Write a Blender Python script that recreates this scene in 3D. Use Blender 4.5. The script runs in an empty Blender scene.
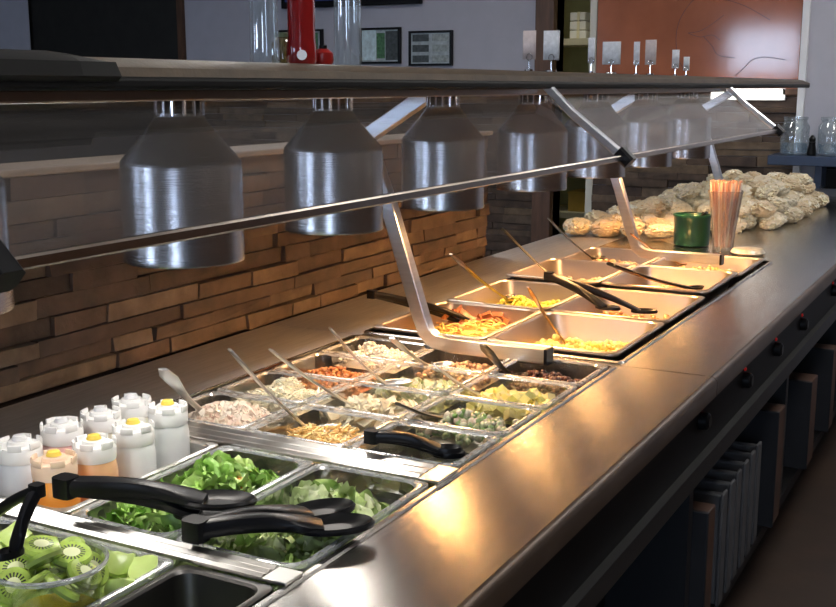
import bpy, bmesh, math, random
from mathutils import Vector, Matrix, noise
random.seed(7)
PI = math.pi
sc = bpy.context.scene
COL = sc.collection

# ---------------------------------------------------------------- camera (worktop surface is z = 0, floor is z = -0.9)
FPX = 1120.0
YAW, PIT = math.radians(28.2356), math.radians(10.943)
cy, sy, cp, sp = math.cos(YAW), math.sin(YAW), math.cos(PIT), math.sin(PIT)
FW = Vector((cy*cp, sy*cp, -sp)); RT = Vector((sy, -cy, 0)); UP = RT.cross(FW)
CAM = Vector((0, 0, .5))
cd = bpy.data.cameras.new('camera'); cam = bpy.data.objects.new('camera', cd); COL.objects.link(cam)
cd.sensor_width = 36; cd.lens = FPX/836*36; cd.clip_start = .02
cam.matrix_world = Matrix(((RT.x, UP.x, -FW.x, CAM.x), (RT.y, UP.y, -FW.y, CAM.y), (RT.z, UP.z, -FW.z, CAM.z), (0, 0, 0, 1)))
sc.camera = cam
def ray(x, y): return FW + RT*((x-418)/FPX) - UP*((y-303.5)/FPX)
def on(x, y, z=0.0):
    d = ray(x, y); return CAM + d*((z-CAM.z)/d.z)
def onx(x, y, X):
    d = ray(x, y); return CAM + d*(X/d.x)
def ony(x, y, Y):
    d = ray(x, y); return CAM + d*(Y/d.y)

vs = sc.view_settings
vs.view_transform = 'Standard'; vs.look = 'None'; vs.gamma = 1; vs.use_curve_mapping = False
vs.exposure = 0.0

# ---------------------------------------------------------------- materials
def new_mat(name):
    m = bpy.data.materials.new(name); m.use_nodes = True
    return m, m.node_tree.nodes, m.node_tree.links, m.node_tree.nodes['Principled BSDF']
def pm(name, col, rough=.5, metal=0, bump=0, bscale=80, var=0, vscale=12, coat=0, trans=0, ior=1.45, spec=.5, sss=0, emit=None, es=0, stretch=(1, 1, 1)):
    m, N, L, B = new_mat(name)
    B.inputs['Base Color'].default_value = (*col, 1); B.inputs['Roughness'].default_value = rough
    B.inputs['Metallic'].default_value = metal; B.inputs['Coat Weight'].default_value = coat
    B.inputs['Transmission Weight'].default_value = trans; B.inputs['IOR'].default_value = ior
    B.inputs['Specular IOR Level'].default_value = spec
    if sss: B.inputs['Subsurface Weight'].default_value = sss; B.inputs['Subsurface Radius'].default_value = (.01, .008, .005); B.inputs['Subsurface Scale'].default_value = 1
    if emit: B.inputs['Emission Color'].default_value = (*emit, 1); B.inputs['Emission Strength'].default_value = es
    tc = N.new('ShaderNodeTexCoord'); mp = N.new('ShaderNodeMapping'); L.new(tc.outputs['Object'], mp.inputs[0]); mp.inputs['Scale'].default_value = stretch
    n = N.new('ShaderNodeTexNoise'); L.new(mp.outputs[0], n.inputs['Vector']); n.inputs['Scale'].default_value = vscale; n.inputs['Detail'].default_value = 4
    hv = N.new('ShaderNodeMapRange'); L.new(n.outputs['Fac'], hv.inputs['Value']); hv.inputs['From Min'].default_value = .3; hv.inputs['From Max'].default_value = .7
    v = max(var, .02)
    hv.inputs['To Min'].default_value = 1-v; hv.inputs['To Max'].default_value = 1+v
    mx = N.new('ShaderNodeVectorMath'); mx.operation = 'SCALE'; mx.inputs[0].default_value = col; L.new(hv.outputs[0], mx.inputs['Scale']); L.new(mx.outputs[0], B.inputs['Base Color'])
    if bump:
        n2 = N.new('ShaderNodeTexNoise'); L.new(mp.outputs[0], n2.inputs['Vector']); n2.inputs['Scale'].default_value = bscale; n2.inputs['Detail'].default_value = 3
        b = N.new('ShaderNodeBump'); b.inputs['Strength'].default_value = bump; b.inputs['Distance'].default_value = .004; L.new(n2.outputs['Fac'], b.inputs['Height']); L.new(b.outputs[0], B.inputs['Normal'])
    return m
def island(name, cols, rough=.5, bump=.3, bscale=60, coat=0, sss=0, metal=0, mottle=.25):
    """colour picked per loose piece from a ramp, mottled by noise"""
    m, N, L, B = new_mat(name)
    g = N.new('ShaderNodeNewGeometry'); r = N.new('ShaderNodeValToRGB'); L.new(g.outputs['Random Per Island'], r.inputs[0])
    e = r.color_ramp.elements
    while len(e) < len(cols): e.new(.5)
    for i, c in enumerate(cols): e[i].position = i/(len(cols)-1); e[i].color = (*c, 1)
    tc = N.new('ShaderNodeTexCoord'); n = N.new('ShaderNodeTexNoise'); L.new(tc.outputs['Object'], n.inputs['Vector']); n.inputs['Scale'].default_value = bscale*.6; n.inputs['Detail'].default_value = 5
    mr = N.new('ShaderNodeMapRange'); L.new(n.outputs['Fac'], mr.inputs['Value']); mr.inputs['From Min'].default_value = .3; mr.inputs['From Max'].default_value = .7; mr.inputs['To Min'].default_value = 1-mottle; mr.inputs['To Max'].default_value = 1+mottle
    mx = N.new('ShaderNodeVectorMath'); mx.operation = 'SCALE'; L.new(r.outputs[0], mx.inputs[0]); L.new(mr.outputs[0], mx.inputs['Scale']); L.new(mx.outputs[0], B.inputs['Base Color'])
    n2 = N.new('ShaderNodeTexNoise'); L.new(tc.outputs['Object'], n2.inputs['Vector']); n2.inputs['Scale'].default_value = bscale; n2.inputs['Detail'].default_value = 5
    b = N.new('ShaderNodeBump'); b.inputs['Strength'].default_value = bump; b.inputs['Distance'].default_value = .004; L.new(n2.outputs['Fac'], b.inputs['Height']); L.new(b.outputs[0], B.inputs['Normal'])
    B.inputs['Roughness'].default_value = rough; B.inputs['Coat Weight'].default_value = coat; B.inputs['Metallic'].default_value = metal
    if sss: B.inputs['Subsurface Weight'].default_value = sss; B.inputs['Subsurface Radius'].default_value = (.01, .008, .005); B.inputs['Subsurface Scale'].default_value = 1
    return m
def clear(name, tint=(1, 1, 1), gloss=.1, rough=.05, haze=0, hcol=(.8, .8, .8), fres=.3):
    """thin clear sheet: see-through with a fresnel gloss and optional haze"""
    m, N, L, B = new_mat(name); N.remove(B)
    out = N['Material Output']
    t = N.new('ShaderNodeBsdfTransparent'); t.inputs[0].default_value = (*tint, 1)
    g = N.new('ShaderNodeBsdfGlossy'); g.inputs['Roughness'].default_value = rough
    fr = N.new('ShaderNodeLayerWeight'); fr.inputs[0].default_value = .25
    ma = N.new('ShaderNodeMath'); ma.operation = 'MULTIPLY_ADD'; L.new(fr.outputs['Fresnel'], ma.inputs[0]); ma.inputs[1].default_value = fres; ma.inputs[2].default_value = gloss; ma.use_clamp = True
    mix = N.new('ShaderNodeMixShader'); L.new(ma.outputs[0], mix.inputs[0]); L.new(t.outputs[0], mix.inputs[1]); L.new(g.outputs[0], mix.inputs[2])
    last = mix
    if haze:
        d = N.new('ShaderNodeBsdfDiffuse'); d.inputs[0].default_value = (*hcol, 1)
        nz = N.new('ShaderNodeTexNoise'); nz.inputs['Scale'].default_value = 8
        mm = N.new('ShaderNodeMath'); mm.operation = 'MULTIPLY'; L.new(nz.outputs['Fac'], mm.inputs[0]); mm.inputs[1].default_value = haze*2
        mix2 = N.new('ShaderNodeMixShader'); L.new(mm.outputs[0], mix2.inputs[0]); L.new(mix.outputs[0], mix2.inputs[1]); L.new(d.outputs[0], mix2.inputs[2]); last = mix2
    L.new(last.outputs[0], out.inputs['Surface'])
    return m
def emis(name, col, s):
    m, N, L, B = new_mat(name); N.remove(B)
    e = N.new('ShaderNodeEmission'); e.inputs[0].default_value = (*col, 1); e.inputs[1].default_value = s
    L.new(e.outputs[0], N['Material Output'].inputs['Surface']); return m

steel = pm('brushed_steel', (.52, .50, .47), .19, 1, bump=.05, bscale=30, var=.10, vscale=9, stretch=(1, 14, 1))
steel_back = pm('satin_steel', (.55, .54, .53), .5, 1, bump=.1, bscale=60, var=.1, stretch=(1, 14, 1))
shade_m = pm('spun_aluminium', (.52, .52, .53), .27, 1, bump=.15, bscale=30, var=.05, vscale=20, stretch=(1, 1, 18))
chrome = pm('polished_chrome', (.75, .75, .76), .12, 1, var=.05)
panm = pm('pan_steel', (.62, .6, .57), .28, 1, bump=.06, bscale=40, var=.06)
alum = pm('aluminium_bar', (.66, .68, .72), .3, 1, bump=.1, bscale=60, var=.08, stretch=(1, 1, 12))
black_pl = pm('black_plastic', (.006, .006, .007), .34, 0, bump=.05, var=.1, spec=.2)
black_rub = pm('black_rubber', (.004, .004, .004), .6, 0, var=.1, spec=.2)
shelf_m = pm('dark_laminate', (.065, .044, .025), .5, 0, bump=.1, bscale=200, var=.25, vscale=30)
well_m = pm('well_dark', (.11, .105, .10), .4, 1, var=.1)
clearpl = clear('clear_plastic', (.95, .96, .95), .10, .12, .03, (.55, .57, .57))
rimpl = clear('clear_plastic_rim', (.9, .92, .93), .35, .14, .28, (.75, .77, .78), .5)
glass = clear('guard_glass', (.95, .95, .96), .03, .02, .02, (.55, .5, .46), .25)
glass_far = clear('guard_glass_painted_reflection', (.93, .93, .94), .05, .04, .14, (.62, .6, .6), .2)  # grey haze painted in for the wall reflected in this panel
jarglass = clear('jar_glass', (.86, .9, .92), .14, .05, .12, (.5, .57, .62))
stone = island('ledge_stone', [(.040, .026, .019), (.085, .052, .034), (.056, .035, .026), (.14, .095, .058), (.070, .046, .033), (.165, .115, .075), (.05, .033, .025), (.10, .063, .04)], .75, .8, 30, mottle=.4)
grout = pm('grout', (.03, .02, .014), .9, var=.2)
paint = pm('lavender_paint', (.43, .43, .49), .7, bump=.05, bscale=150, var=.03)
cream = pm('cream_paint', (.7, .66, .5), .6, var=.05)
dark_wall = pm('dark_panel', (.016, .015, .013), .6, var=.2)
dark_wood = pm('dark_wood', (.10, .05, .028), .5, var=.3, vscale=6, stretch=(6, 6, 1))
terra = pm('terracotta_panel', (.36, .125, .065), .09, spec=.45, bump=.03, bscale=20, var=.15, vscale=5)
black_cab = pm('black_laminate', (.003, .003, .0035), .5, var=.2, spec=.15)
floor_m = pm('brown_floor', (.030, .016, .009), .55, bump=.2, bscale=10, var=.3, vscale=5)
ceil_m = pm('ceiling_tile', (.7, .69, .67), .8, bump=.3, bscale=100, var=.04)
redpl = pm('red_plastic', (.22, .01, .008), .3, var=.1)
white_m = pm('white_enamel', (.75, .76, .78), .4, var=.03)
card_m = pm('printed_card', (.55, .56, .58), .5, var=.12, vscale=160)
navy = pm('navy_laminate', (.03, .05, .10), .4, var=.1)

N_, L_ = steel.node_tree.nodes, steel.node_tree.links
cx_ = N_.new('ShaderNodeCombineXYZ'); cx_.inputs[1].default_value = 1
L_.new(cx_.outputs[0], N_['Principled BSDF'].inputs['Tangent']); N_['Principled BSDF'].inputs['Anisotropic'].default_value = .75; N_['Principled BSDF'].inputs['Roughness'].default_value = .26
# ---------------------------------------------------------------- mesh builders
def obj(name, bm, m, parent=None, loc=(0, 0, 0), rot=(0, 0, 0), smooth=True, bevel=0, kind=None, label=None, ang=38):
    me = bpy.data.meshes.new(name); bmesh.ops.recalc_face_normals(bm, faces=bm.faces[:]) if bm.faces else None
    bm.to_mesh(me); bm.free()
    for mm in (m if isinstance(m, (list, tuple)) else [m]): me.materials.append(mm)
    o = bpy.data.objects.new(name, me); COL.objects.link(o)
    o.location = loc; o.rotation_euler = rot
    if parent: o.parent = parent
    if smooth:
        for p in me.polygons: p.use_smooth = True
        try: me.set_sharp_from_angle(angle=math.radians(ang))
        except Exception: pass
    if bevel:
        b = o.modifiers.new('b', 'BEVEL'); b.width = bevel; b.segments = 2; b.limit_method = 'ANGLE'; b.angle_limit = math.radians(50)
    if kind: o['kind'] = kind
    if label: o['label'] = label
    return o
def tag(o, label, cat, group=None, kind=None):
    o['label'] = label; o['category'] = cat
    if group: o['group'] = group
    if kind: o['kind'] = kind
    return o
def thing(name, label, cat, loc=(0, 0, 0), rot=(0, 0, 0), group=None):
    o = bpy.data.objects.new(name, None); COL.objects.link(o); o.empty_display_size = .03
    o.location = loc; o.rotation_euler = rot
    return tag(o, label, cat, group)
def struct(name, bm, m, **k):
    return obj(name, bm, m, kind='structure', **k)
def dup(root, loc=None, rot=None, label=None, group=None, scale=None):
    r = root.copy(); COL.objects.link(r)
    if loc is not None: r.location = loc
    if rot is not None: r.rotation_euler = rot
    if scale is not None: r.scale = scale
    if label: r['label'] = label
    if group: r['group'] = group
    for ch in list(root.children):
        c = ch.copy(); COL.objects.link(c); c.parent = r
        for g in list(ch.children):
            d = g.copy(); COL.objects.link(d); d.parent = c
    return r
def box(bm, x0, x1, y0, y1, z0, z1, mi=0):
    v = [bm.verts.new(p) for p in ((x0, y0, z0), (x1, y0, z0), (x1, y1, z0), (x0, y1, z0), (x0, y0, z1), (x1, y0, z1), (x1, y1, z1), (x0, y1, z1))]
    for f in ((0, 3, 2, 1), (4, 5, 6, 7), (0, 1, 5, 4), (1, 2, 6, 5), (2, 3, 7, 6), (3, 0, 4, 7)):
        fc = bm.faces.new([v[i] for i in f]); fc.material_index = mi
    return v
def BX(*a):
    bm = bmesh.new(); box(bm, *a); return bm
def lathe(prof, seg=48, bm=None, c=(0, 0, 0), ribs=0, ramp=0):
    bm = bm or bmesh.new(); rings = []
    for r, z in prof:
        if r < 1e-6: rings.append([bm.verts.new((c[0], c[1], c[2]+z))])
        else: rings.append([bm.verts.new((c[0]+r*math.cos(2*PI*i/seg), c[1]+r*math.sin(2*PI*i/seg), c[2]+z)) for i in range(seg)])
    for a, b in zip(rings, rings[1:]):
        for i in range(seg):
            j = (i+1) % seg
            if len(a) == 1 and len(b) == 1: continue
            if len(a) == 1: bm.faces.new((a[0], b[i], b[j]))
            elif len(b) == 1: bm.faces.new((a[i], a[j], b[0]))
            else: bm.faces.new((a[i], a[j], b[j], b[i]))
    return bm
def sweep(pts, sizes, up=Vector((0, 0, 1)), seg=8, sq=1.0, bm=None, caps=True):
    """sweep a superellipse/rectangle (w, h) along points; sq<1 squarer"""
    bm = bm or bmesh.new(); pts = [Vector(p) for p in pts]; rings = []
    for i, p in enumerate(pts):
        t = (pts[min(i+1, len(pts)-1)]-pts[max(i-1, 0)]).normalized()
        s = t.cross(up)
        s = s.normalized() if s.length > 1e-5 else Vector((1, 0, 0))
        n = s.cross(t).normalized(); w, h = sizes[i] if isinstance(sizes, list) else sizes
        ring = []
        for k in range(seg):
            a = 2*PI*(k+.5)/seg; ca, sa = math.cos(a), math.sin(a)
            ring.append(bm.verts.new(p + s*(w/2*math.copysign(abs(ca)**sq, ca)) + n*(h/2*math.copysign(abs(sa)**sq, sa))))
        rings.append(ring)
    for a, b in zip(rings, rings[1:]):
        for k in range(seg): bm.faces.new((a[k], a[(k+1) % seg], b[(k+1) % seg], b[k]))
    if caps: bm.faces.new(rings[0][::-1]); bm.faces.new(rings[-1])
    return bm
def rrect(x0, x1, y0, y1, r, z, n=5):
    out = []
    for cx_, cy_, a0 in ((x1-r, y1-r, 0), (x0+r, y1-r, 90), (x0+r, y0+r, 180), (x1-r, y0+r, 270)):
        for i in range(n+1):
            a = math.radians(a0+90*i/n); out.append((cx_+r*math.cos(a), cy_+r*math.sin(a), z))
    return out
def loops(bm, ls, cap_last=True, cap_first=False):
    R = [[bm.verts.new(p) for p in l] for l in ls]
    for a, b in zip(R, R[1:]):
        n = len(a)
        for i in range(n): bm.faces.new((a[i], a[(i+1) % n], b[(i+1) % n], b[i]))
    if cap_last: bm.faces.new(R[-1])
    if cap_first: bm.faces.new(R[0][::-1])
    return bm
def blob(bm, c, r, sub=1, sc_=(1, 1, 1), rot=None, amp=0, fr=3, mi=0):
    res = bmesh.ops.create_icosphere(bm, subdivisions=sub, radius=1)
    off = Vector((random.random()*50, random.random()*50, random.random()*50))
    M = rot or Matrix.Identity(3)
    for v in res['verts']:
        k = 1+amp*noise.noise(v.co*fr+off)
        v.co = Vector(c)+M@Vector((v.co.x*r*sc_[0]*k, v.co.y*r*sc_[1]*k, v.co.z*r*sc_[2]*k))
    if mi:
        for f in {f for v in res['verts'] for f in v.link_faces}: f.material_index = mi
def rrot(): return Matrix.Rotation(random.uniform(0, 2*PI), 3, 'Z')@Matrix.Rotation(random.uniform(-1, 1), 3, 'X')@Matrix.Rotation(random.uniform(-1, 1), 3, 'Y')
def chunk(bm, c, s, M, j=.15):
    vs_ = box(bm, -s[0]/2, s[0]/2, -s[1]/2, s[1]/2, -s[2]/2, s[2]/2)
    for v in vs_:
        k = 1+random.uniform(-j, j); v.co = Vector(c)+M@(v.co*k)

# ================================================================ SETTING
XB, XF = -2.6, 5.55            # back wall behind the camera, far wall
YL, YR = 6.9, -2.4
ZF, ZC = -.9, 1.75
struct('floor', BX(XB-.1, XF+1.8, YR-.1, YL+.1, ZF-.06, ZF), floor_m)
struct('ceiling', BX(XB-.1, XF+1.8, YR-.1, YL+.1, ZC, ZC+.06), ceil_m)
# back wall with two window openings
wins = [(-.95, -.45, -.2, 1.35), (2.35, 3.2, .62, 1.2), (5.05, 5.65, -.2, 1.35)]
bm = bmesh.new(); ys = YR
for (a, b, z0, z1) in wins:
    box(bm, XB-.1, XB, ys, a, ZF, ZC); box(bm, XB-.1, XB, a, b, ZF, z0); box(bm, XB-.1, XB, a, b, z1, ZC); ys = b
box(bm, XB-.1, XB, ys, YL, ZF, ZC)
struct('wall_back', bm, paint, smooth=False)
win_e = [emis('daylight_pane', (.62, .76, 1.0), s) for s in (17, 26, 17)]
for i, (a, b, z0, z1) in enumerate(wins):
    w = bmesh.new()
    box(w, XB-.09, XB-.02, a, a+.03, z0, z1); box(w, XB-.09, XB-.02, b-.03, b, z0, z1); box(w, XB-.09, XB-.02, a, b, z0, z0+.03); box(w, XB-.09, XB-.02, a, b, z1-.03, z1)
    wo = struct('window_%d' % (i+1), w, white_m, smooth=False)
    obj('pane', BX(XB-.06, XB-.05, a+.03, b-.03, z0+.03, z1-.03), win_e[i], parent=wo, smooth=False)
struct('wall_right', BX(XB-.1, XF+1.8, YR-.1, YR, ZF, ZC), dark_wood, smooth=False)
struct('wall_left', BX(XB-.1, XF+1.8, YL, YL+.1, ZF, ZC), dark_wall, smooth=False)

# far wall with doorway
DY0, DY1 = 1.985, 2.17
bm = bmesh.new()
box(bm, XF, XF+.1, YR, .93, ZF, ZC)
box(bm, XF, XF+.1, .93, DY0, ZF, ZC)
box(bm, XF, XF+.1, DY1, 4.62, ZF, ZC)
box(bm, XF, XF+.1, DY0, DY1, 1.2, ZC)
struct('wall_far', bm, paint, smooth=False)
struct('wall_far_alcove', BX(XF-.02, XF+.1, 4.62, YL, ZF, ZC), dark_wall, smooth=False)
bm = bmesh.new(); box(bm, XF-.03, XF+.02, 4.6, 4.64, ZF, ZC); struct('trim_1', bm, dark_wood, smooth=False)
# stone wainscot builder (ledgestone courses on the wall face)
def ledge(name, u0, u1, z0, z1, ch, lw, face):
    bm = bmesh.new(); z = z0
    while z < z1-1e-4:
        h = min(random.uniform(*ch), z1-z)
        if z1-z-h < ch[0]*.5: h = z1-z
        u = u0
        while u < u1-1e-4:
            w = random.uniform(*lw)*(1 if random.random() < .7 else 1.6)
            w = min(w, u1-u)
            if u1-u-w < lw[0]*.4: w = u1-u
            d = random.uniform(.006, .022); g = .0008
            hh = h
            face(bm, u+g, u+w-g, z+g, z+hh-g, d)
            u += w
        z += h
    return bm
PW0, PW1, PY, PZ = -1.0, 3.05, 1.395, .36
def fy(bm, a, b, z0, z1, d):
    v = box(bm, a, b, PY+.02-d, PY+.035, z0, z1)
    for q in v:
        if q.co.y < PY+.02: q.co += Vector((random.uniform(-.001, .001), random.uniform(-.003, .003), random.uniform(-.0015, .0015)))
pw = struct('wall_partition', BX(PW0, PW1-.02, PY+.03, PY+.13, ZF, PZ), grout, smooth=False)
obj('stone_facing', ledge('stone', PW0, PW1, 0.001, PZ, (.024, .046), (.09, .27), fy), stone, parent=pw, smooth=False, bevel=.0012)
def fyb(bm, a, b, z0, z1, d): box(bm, PW1-.02, PW1-.02+d*.9, a, b, z0, z1)
obj('stone_facing', ledge('stone', PY+.01, PY+.13, -.3, PZ, (.02, .03), (.05, .1), fyb), stone, parent=pw, smooth=False, bevel=.0012)
obj('capping', BX(PW0, PW1+.01, PY-.005, PY+.14, PZ, PZ+.012), pm('cap_wood', (.30, .23, .17), .4, var=.15), parent=pw, bevel=.003)
# stone wainscot on the far wall, both sides of the doorway
def fx(bm, a, b, z0, z1, d):
    v = box(bm, XF+.002-d*1.3, XF+.002, a, b, z0, z1)
    for q in v:
        if q.co.x < XF: q.co += Vector((random.uniform(-.004, .004), 0, random.uniform(-.002, .002)))
struct('wall_far_stone', ledge('s', .955, DY0-.035, -.5, .465, (.026, .05), (.12, .34), fx), stone, smooth=False, bevel=.002)
struct('wall_far_stone_left', ledge('s', DY1+.11, 4.55, -.5, .465, (.026, .05), (.12, .34), fx), stone, smooth=False, bevel=.002)
struct('trim_2', BX(XF-.05, XF+.1, DY1, DY1+.10, ZF, ZC), dark_wood, smooth=False)
struct('trim_3', BX(XF-.02, XF+.1, DY0-.035, DY0, ZF, ZC), pm('cream_trim', (.62, .6, .52), .5, var=.03), smooth=False)
struct('trim_4', BX(XF-.03, XF+.01, .925, .955, ZF, ZC), white_m, smooth=False)
struct('trim_5', BX(XF-.04, XF+.005, .955, DY0-.035, .465, .49), dark_wood, smooth=False)
# room beyond the doorway
bm = bmesh.new(); box(bm, XF+1.6, XF+1.65, 1.2, 4.2, ZF, ZC); box(bm, XF+.1, XF+1.65, 1.15, 1.2, ZF, ZC); box(bm, XF+.1, XF+1.65, 4.2, 4.25, ZF, ZC)
struct('wall_storeroom', bm, pm('olive_paint', (.42, .42, .22), .7, var=.05), smooth=False)

# mural panel on the far wall, with its own line drawing
mp = thing('wall_mural', 'large glossy terracotta wall panel with a faint dark line drawing, above the far stone', 'mural', (XF-.012, 1.45, .49))
obj('panel', BX(-.008, .012, -.493, .497, .0, .72), terra, mp, bevel=.002)
linem = pm('drawn_line', (.15, .05, .035), .4)
def mline(pts, w=.006):
    P = [onx(x, y, XF-.021) for x, y in pts]
    Q = []
    for i in range(len(P)-1):
        p0, p1, p2, p3 = P[max(i-1, 0)], P[i], P[i+1], P[min(i+2, len(P)-1)]
        for k in range(5):
            t = k/5; Q.append(.5*((2*p1)+(p2-p0)*t+(2*p0-5*p1+4*p2-p3)*t*t+(3*p1-p0-3*p2+p3)*t**3))
    Q.append(P[-1]); L0 = Vector(mp.location)
    return [q-L0 for q in Q]
bm = bmesh.new()
for pts in ([(700, -6), (688, 6), (679, 22), (676, 40), (679, 60), (686, 72)], [(688, 33), (700, 31), (712, 24), (724, 15)], [(688, 33), (700, 37), (712, 35), (720, 40)],
            [(703, 36), (712, 46), (718, 55), (735, 58)], [(735, 76), (744, 68), (752, 60), (765, 57), (785, 60)], [(700, -6), (720, -2), (745, 6), (770, 20)]):
    sweep(mline(pts), (.004, .0022), up=Vector((1, 0, 0)), seg=6, bm=bm)
obj('line_drawing', bm, linem, mp)

t = thing('grey_screen', 'pale grey hanging screen on the dark wall at the upper left', 'screen', (XF-.05, 6.3, .70))
obj('fabric', BX(-.004, .0, -.43, .43, 0, .9), paint, t, smooth=False); obj('bottom_bar', BX(-.01, .01, -.44, .44, -.02, .0), dark_wood, t, smooth=False); obj('rail', BX(-.01, .03, -.44, .44, .9, .93), dark_wood, t, smooth=False)
# framed pictures and television on the far wall
def framed(name, lab, cat, x0, x1, y0, y1, seedc):
    a = onx(x0, y1, XF-.02); b = onx(x1, y0, XF-.02)
    t = thing(name, lab, cat, (XF-.015, (a.y+b.y)/2, a.z)); w = abs(a.y-b.y)/2; h = b.z-a.z
    bm = bmesh.new(); f = .012
    box(bm, -.012, .012, -w, -w+f, 0, h); box(bm, -.012, .012, w-f, w, 0, h); box(bm, -.012, .012, -w+f, w-f, 0, f); box(bm, -.012, .012, -w+f, w-f, h-f, h)
    obj('frame', bm, black_pl, t, smooth=False)
    obj('picture', BX(-.002, .004, -w+f, w-f, f, h-f), island('pic%d' % seedc, [(.35, .4, .42), (.35, .4, .42)], .3, 0), t, smooth=False)
    return t, w, h, f
pal = [pm('photo_green', (.06, .16, .07), .4, var=.5, vscale=60), pm('photo_white', (.55, .68, .72), .4, var=.2, vscale=40), pm('photo_dark', (.05, .06, .06), .4, var=.4, vscale=60), pm('photo_grey', (.3, .34, .33), .4, var=.3, vscale=60)]
t, w, h, f = framed('framed_photo', 'black framed photo with a green middle, left of two under the television', 'picture', 360, 400, 27, 64, 1)
for (a, b, c, d, m) in ((.05, .4, .1, .95, 1), (.42, .62, .15, .85, 0), (.64, .95, .1, .9, 2)):
    obj('photo_print', BX(-.004, -.002, w-2*w*b, w-2*w*a, h*c, h*d), pal[m], t, smooth=False)
t, w, h, f = framed('framed_photo', 'black framed photo with rows of small pictures, right of two under the television', 'picture', 409, 452, 30, 66, 2)
for r_ in range(3):
    for c_ in range(2):
        obj('photo_print', BX(-.004, -.002, w-2*w*(.08+.46*c_+.38), w-2*w*(.08+.46*c_), h*(.1+.3*r_), h*(.1+.3*r_+.2)), pal[2 if c_ == 0 else 3], t, smooth=False)
t, w, h, f = framed('framed_photo', 'small framed green photo seen between the shelf bottles on the far wall', 'picture', 279, 322, 29, 64, 3)
obj('photo_print', BX(-.004, -.002, -w*.8, w*.8, h*.1, h*.9), pal[0], t, smooth=False)
a = onx(283, 9, XF-.03); b = onx(421, 9, XF-.03)
t = thing('television', 'wide black television high on the far wall with a blue screen', 'television', (XF-.03, (a.y+b.y)/2, a.z))
w = abs(a.y-b.y)/2
obj('casing', BX(-.02, .02, -w, w, 0, .62), black_pl, t, bevel=.004)
obj('wall_mount', BX(.02, .035, -.1, .1, .2, .4), black_pl, t)
obj('screen', BX(-.024, -.019, -w+.03, w-.03, .035, .59), emis('tv_glow', (.04, .06, .2), .3), t, smooth=False)

# fluorescent strip on the far wall
a = onx(712, 99, XF-.04); b = onx(783, 91, XF-.04)
t = thing('strip_light', 'lit white fluorescent strip light under the shelf end, on the far wall', 'light', (XF-.04, (a.y+b.y)/2, a.z)); w = abs(a.y-b.y)/2
obj('housing', BX(.0, .035, -w-.01, w+.01, -.004, .05), white_m, t, smooth=False)
obj('diffuser', BX(-.03, .0, -w, w, 0, .045), emis('strip_glow', (1, .97, .9), 5), t, bevel=.006)

# unseen fill panels added under the ceiling to brighten counter and far wall
clm = emis('fill_panel_glow', (1.0, .97, .93), 20)
first = None
for (x, y, lab) in ((.9, -.22, 'unseen square fill panel added nearest above the salad counter'), (2.9, -.25, 'unseen square fill panel added level with the hot pans'), (4.75, -.2, 'unseen square fill panel added nearest the far wall, beside the wrapped bread'), (3.4, 2.3, 'unseen square fill panel added in the room behind the partition'), (1.0, 2.5, 'unseen square fill panel added over the dark corner behind the partition')):
    if first is None:
        first = thing('ceiling_light', lab, 'fill light', (x, y, ZC-.02))
        bm = bmesh.new(); box(bm, -.3, .3, -.3, -.28, 0, .02); box(bm, -.3, .3, .28, .3, 0, .02); box(bm, -.3, -.28, -.28, .28, 0, .02); box(bm, .28, .3, -.28, .28, 0, .02)
        obj('frame', bm, white_m, first, smooth=False); obj('diffuser', BX(-.28, .28, -.28, .28, .006, .012), clm, first, smooth=False)
    else: dup(first, (x, y, ZC-.02), label=lab)

# storeroom shelf seen through the doorway
t = thing('storage_shelf', 'cream storage shelf unit standing beyond the doorway', 'shelf', (XF+.5, 2.22, ZF))
bm = bmesh.new(); box(bm, 0, .35, -.28, -.25, 0, 2.2); box(bm, 0, .35, .42, .45, 0, 2.2)
obj('upright', bm, cream, t, smooth=False)
for z in (.35, .66, 1.0, 1.37, 1.63, 1.95): obj('shelf_board', BX(0, .35, -.25, .42, z, z+.035), cream if z != 1.95 else dark_wood, t, smooth=False)
obj('back_board', BX(.35, .36, -.28, .45, 0, 2.2), pm('olive_board', (.36, .36, .17), .6, var=.1), t, smooth=False)
boxm = pm('yellow_card', (.62, .42, .1), .6, var=.1)
X_ = XF+.55
def shelfbox(name, lab, cat, x0, x1, y0, y1, m, dz=None):
    a = onx(x0, y1, X_); b = onx(x1, y0, X_)
    zb = a.z
    for z in (.35, .66, 1.0, 1.37, 1.63, 1.95):
        s = ZF+z+.035
        if abs(s-a.z) < .12: zb = s
    tt = thing(name, lab, cat, (X_, (a.y+b.y)/2, zb)); w = abs(a.y-b.y)/2; h = b.z-a.z
    obj('body', BX(0, .2, -w, w, 0, h), m, tt, bevel=.004); obj('lid', BX(-.004, .204, -w-.004, w+.004, h, h+.012), m, tt, bevel=.002)
shelfbox('carton', 'yellow carton on the lower shelf beyond the doorway', 'box', 568, 586, 181, 198, boxm)
for k, hh in enumerate((0, .05, .1)):
    a = onx(576, 52, X_)
    o = thing('paper_stack', ('lowest', 'middle', 'topmost')[k]+' white paper stack of the pile beyond the doorway', 'paper', (X_+.02, a.y, ZF+1.63+.035+hh))
    obj('sheets', BX(0, .15, -.05+.004*k, .05, 0, .046), white_m, o, bevel=.006)
    obj('band', BX(-.002, .152, -.01, .006, -.0, .048), cream, o)

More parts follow.
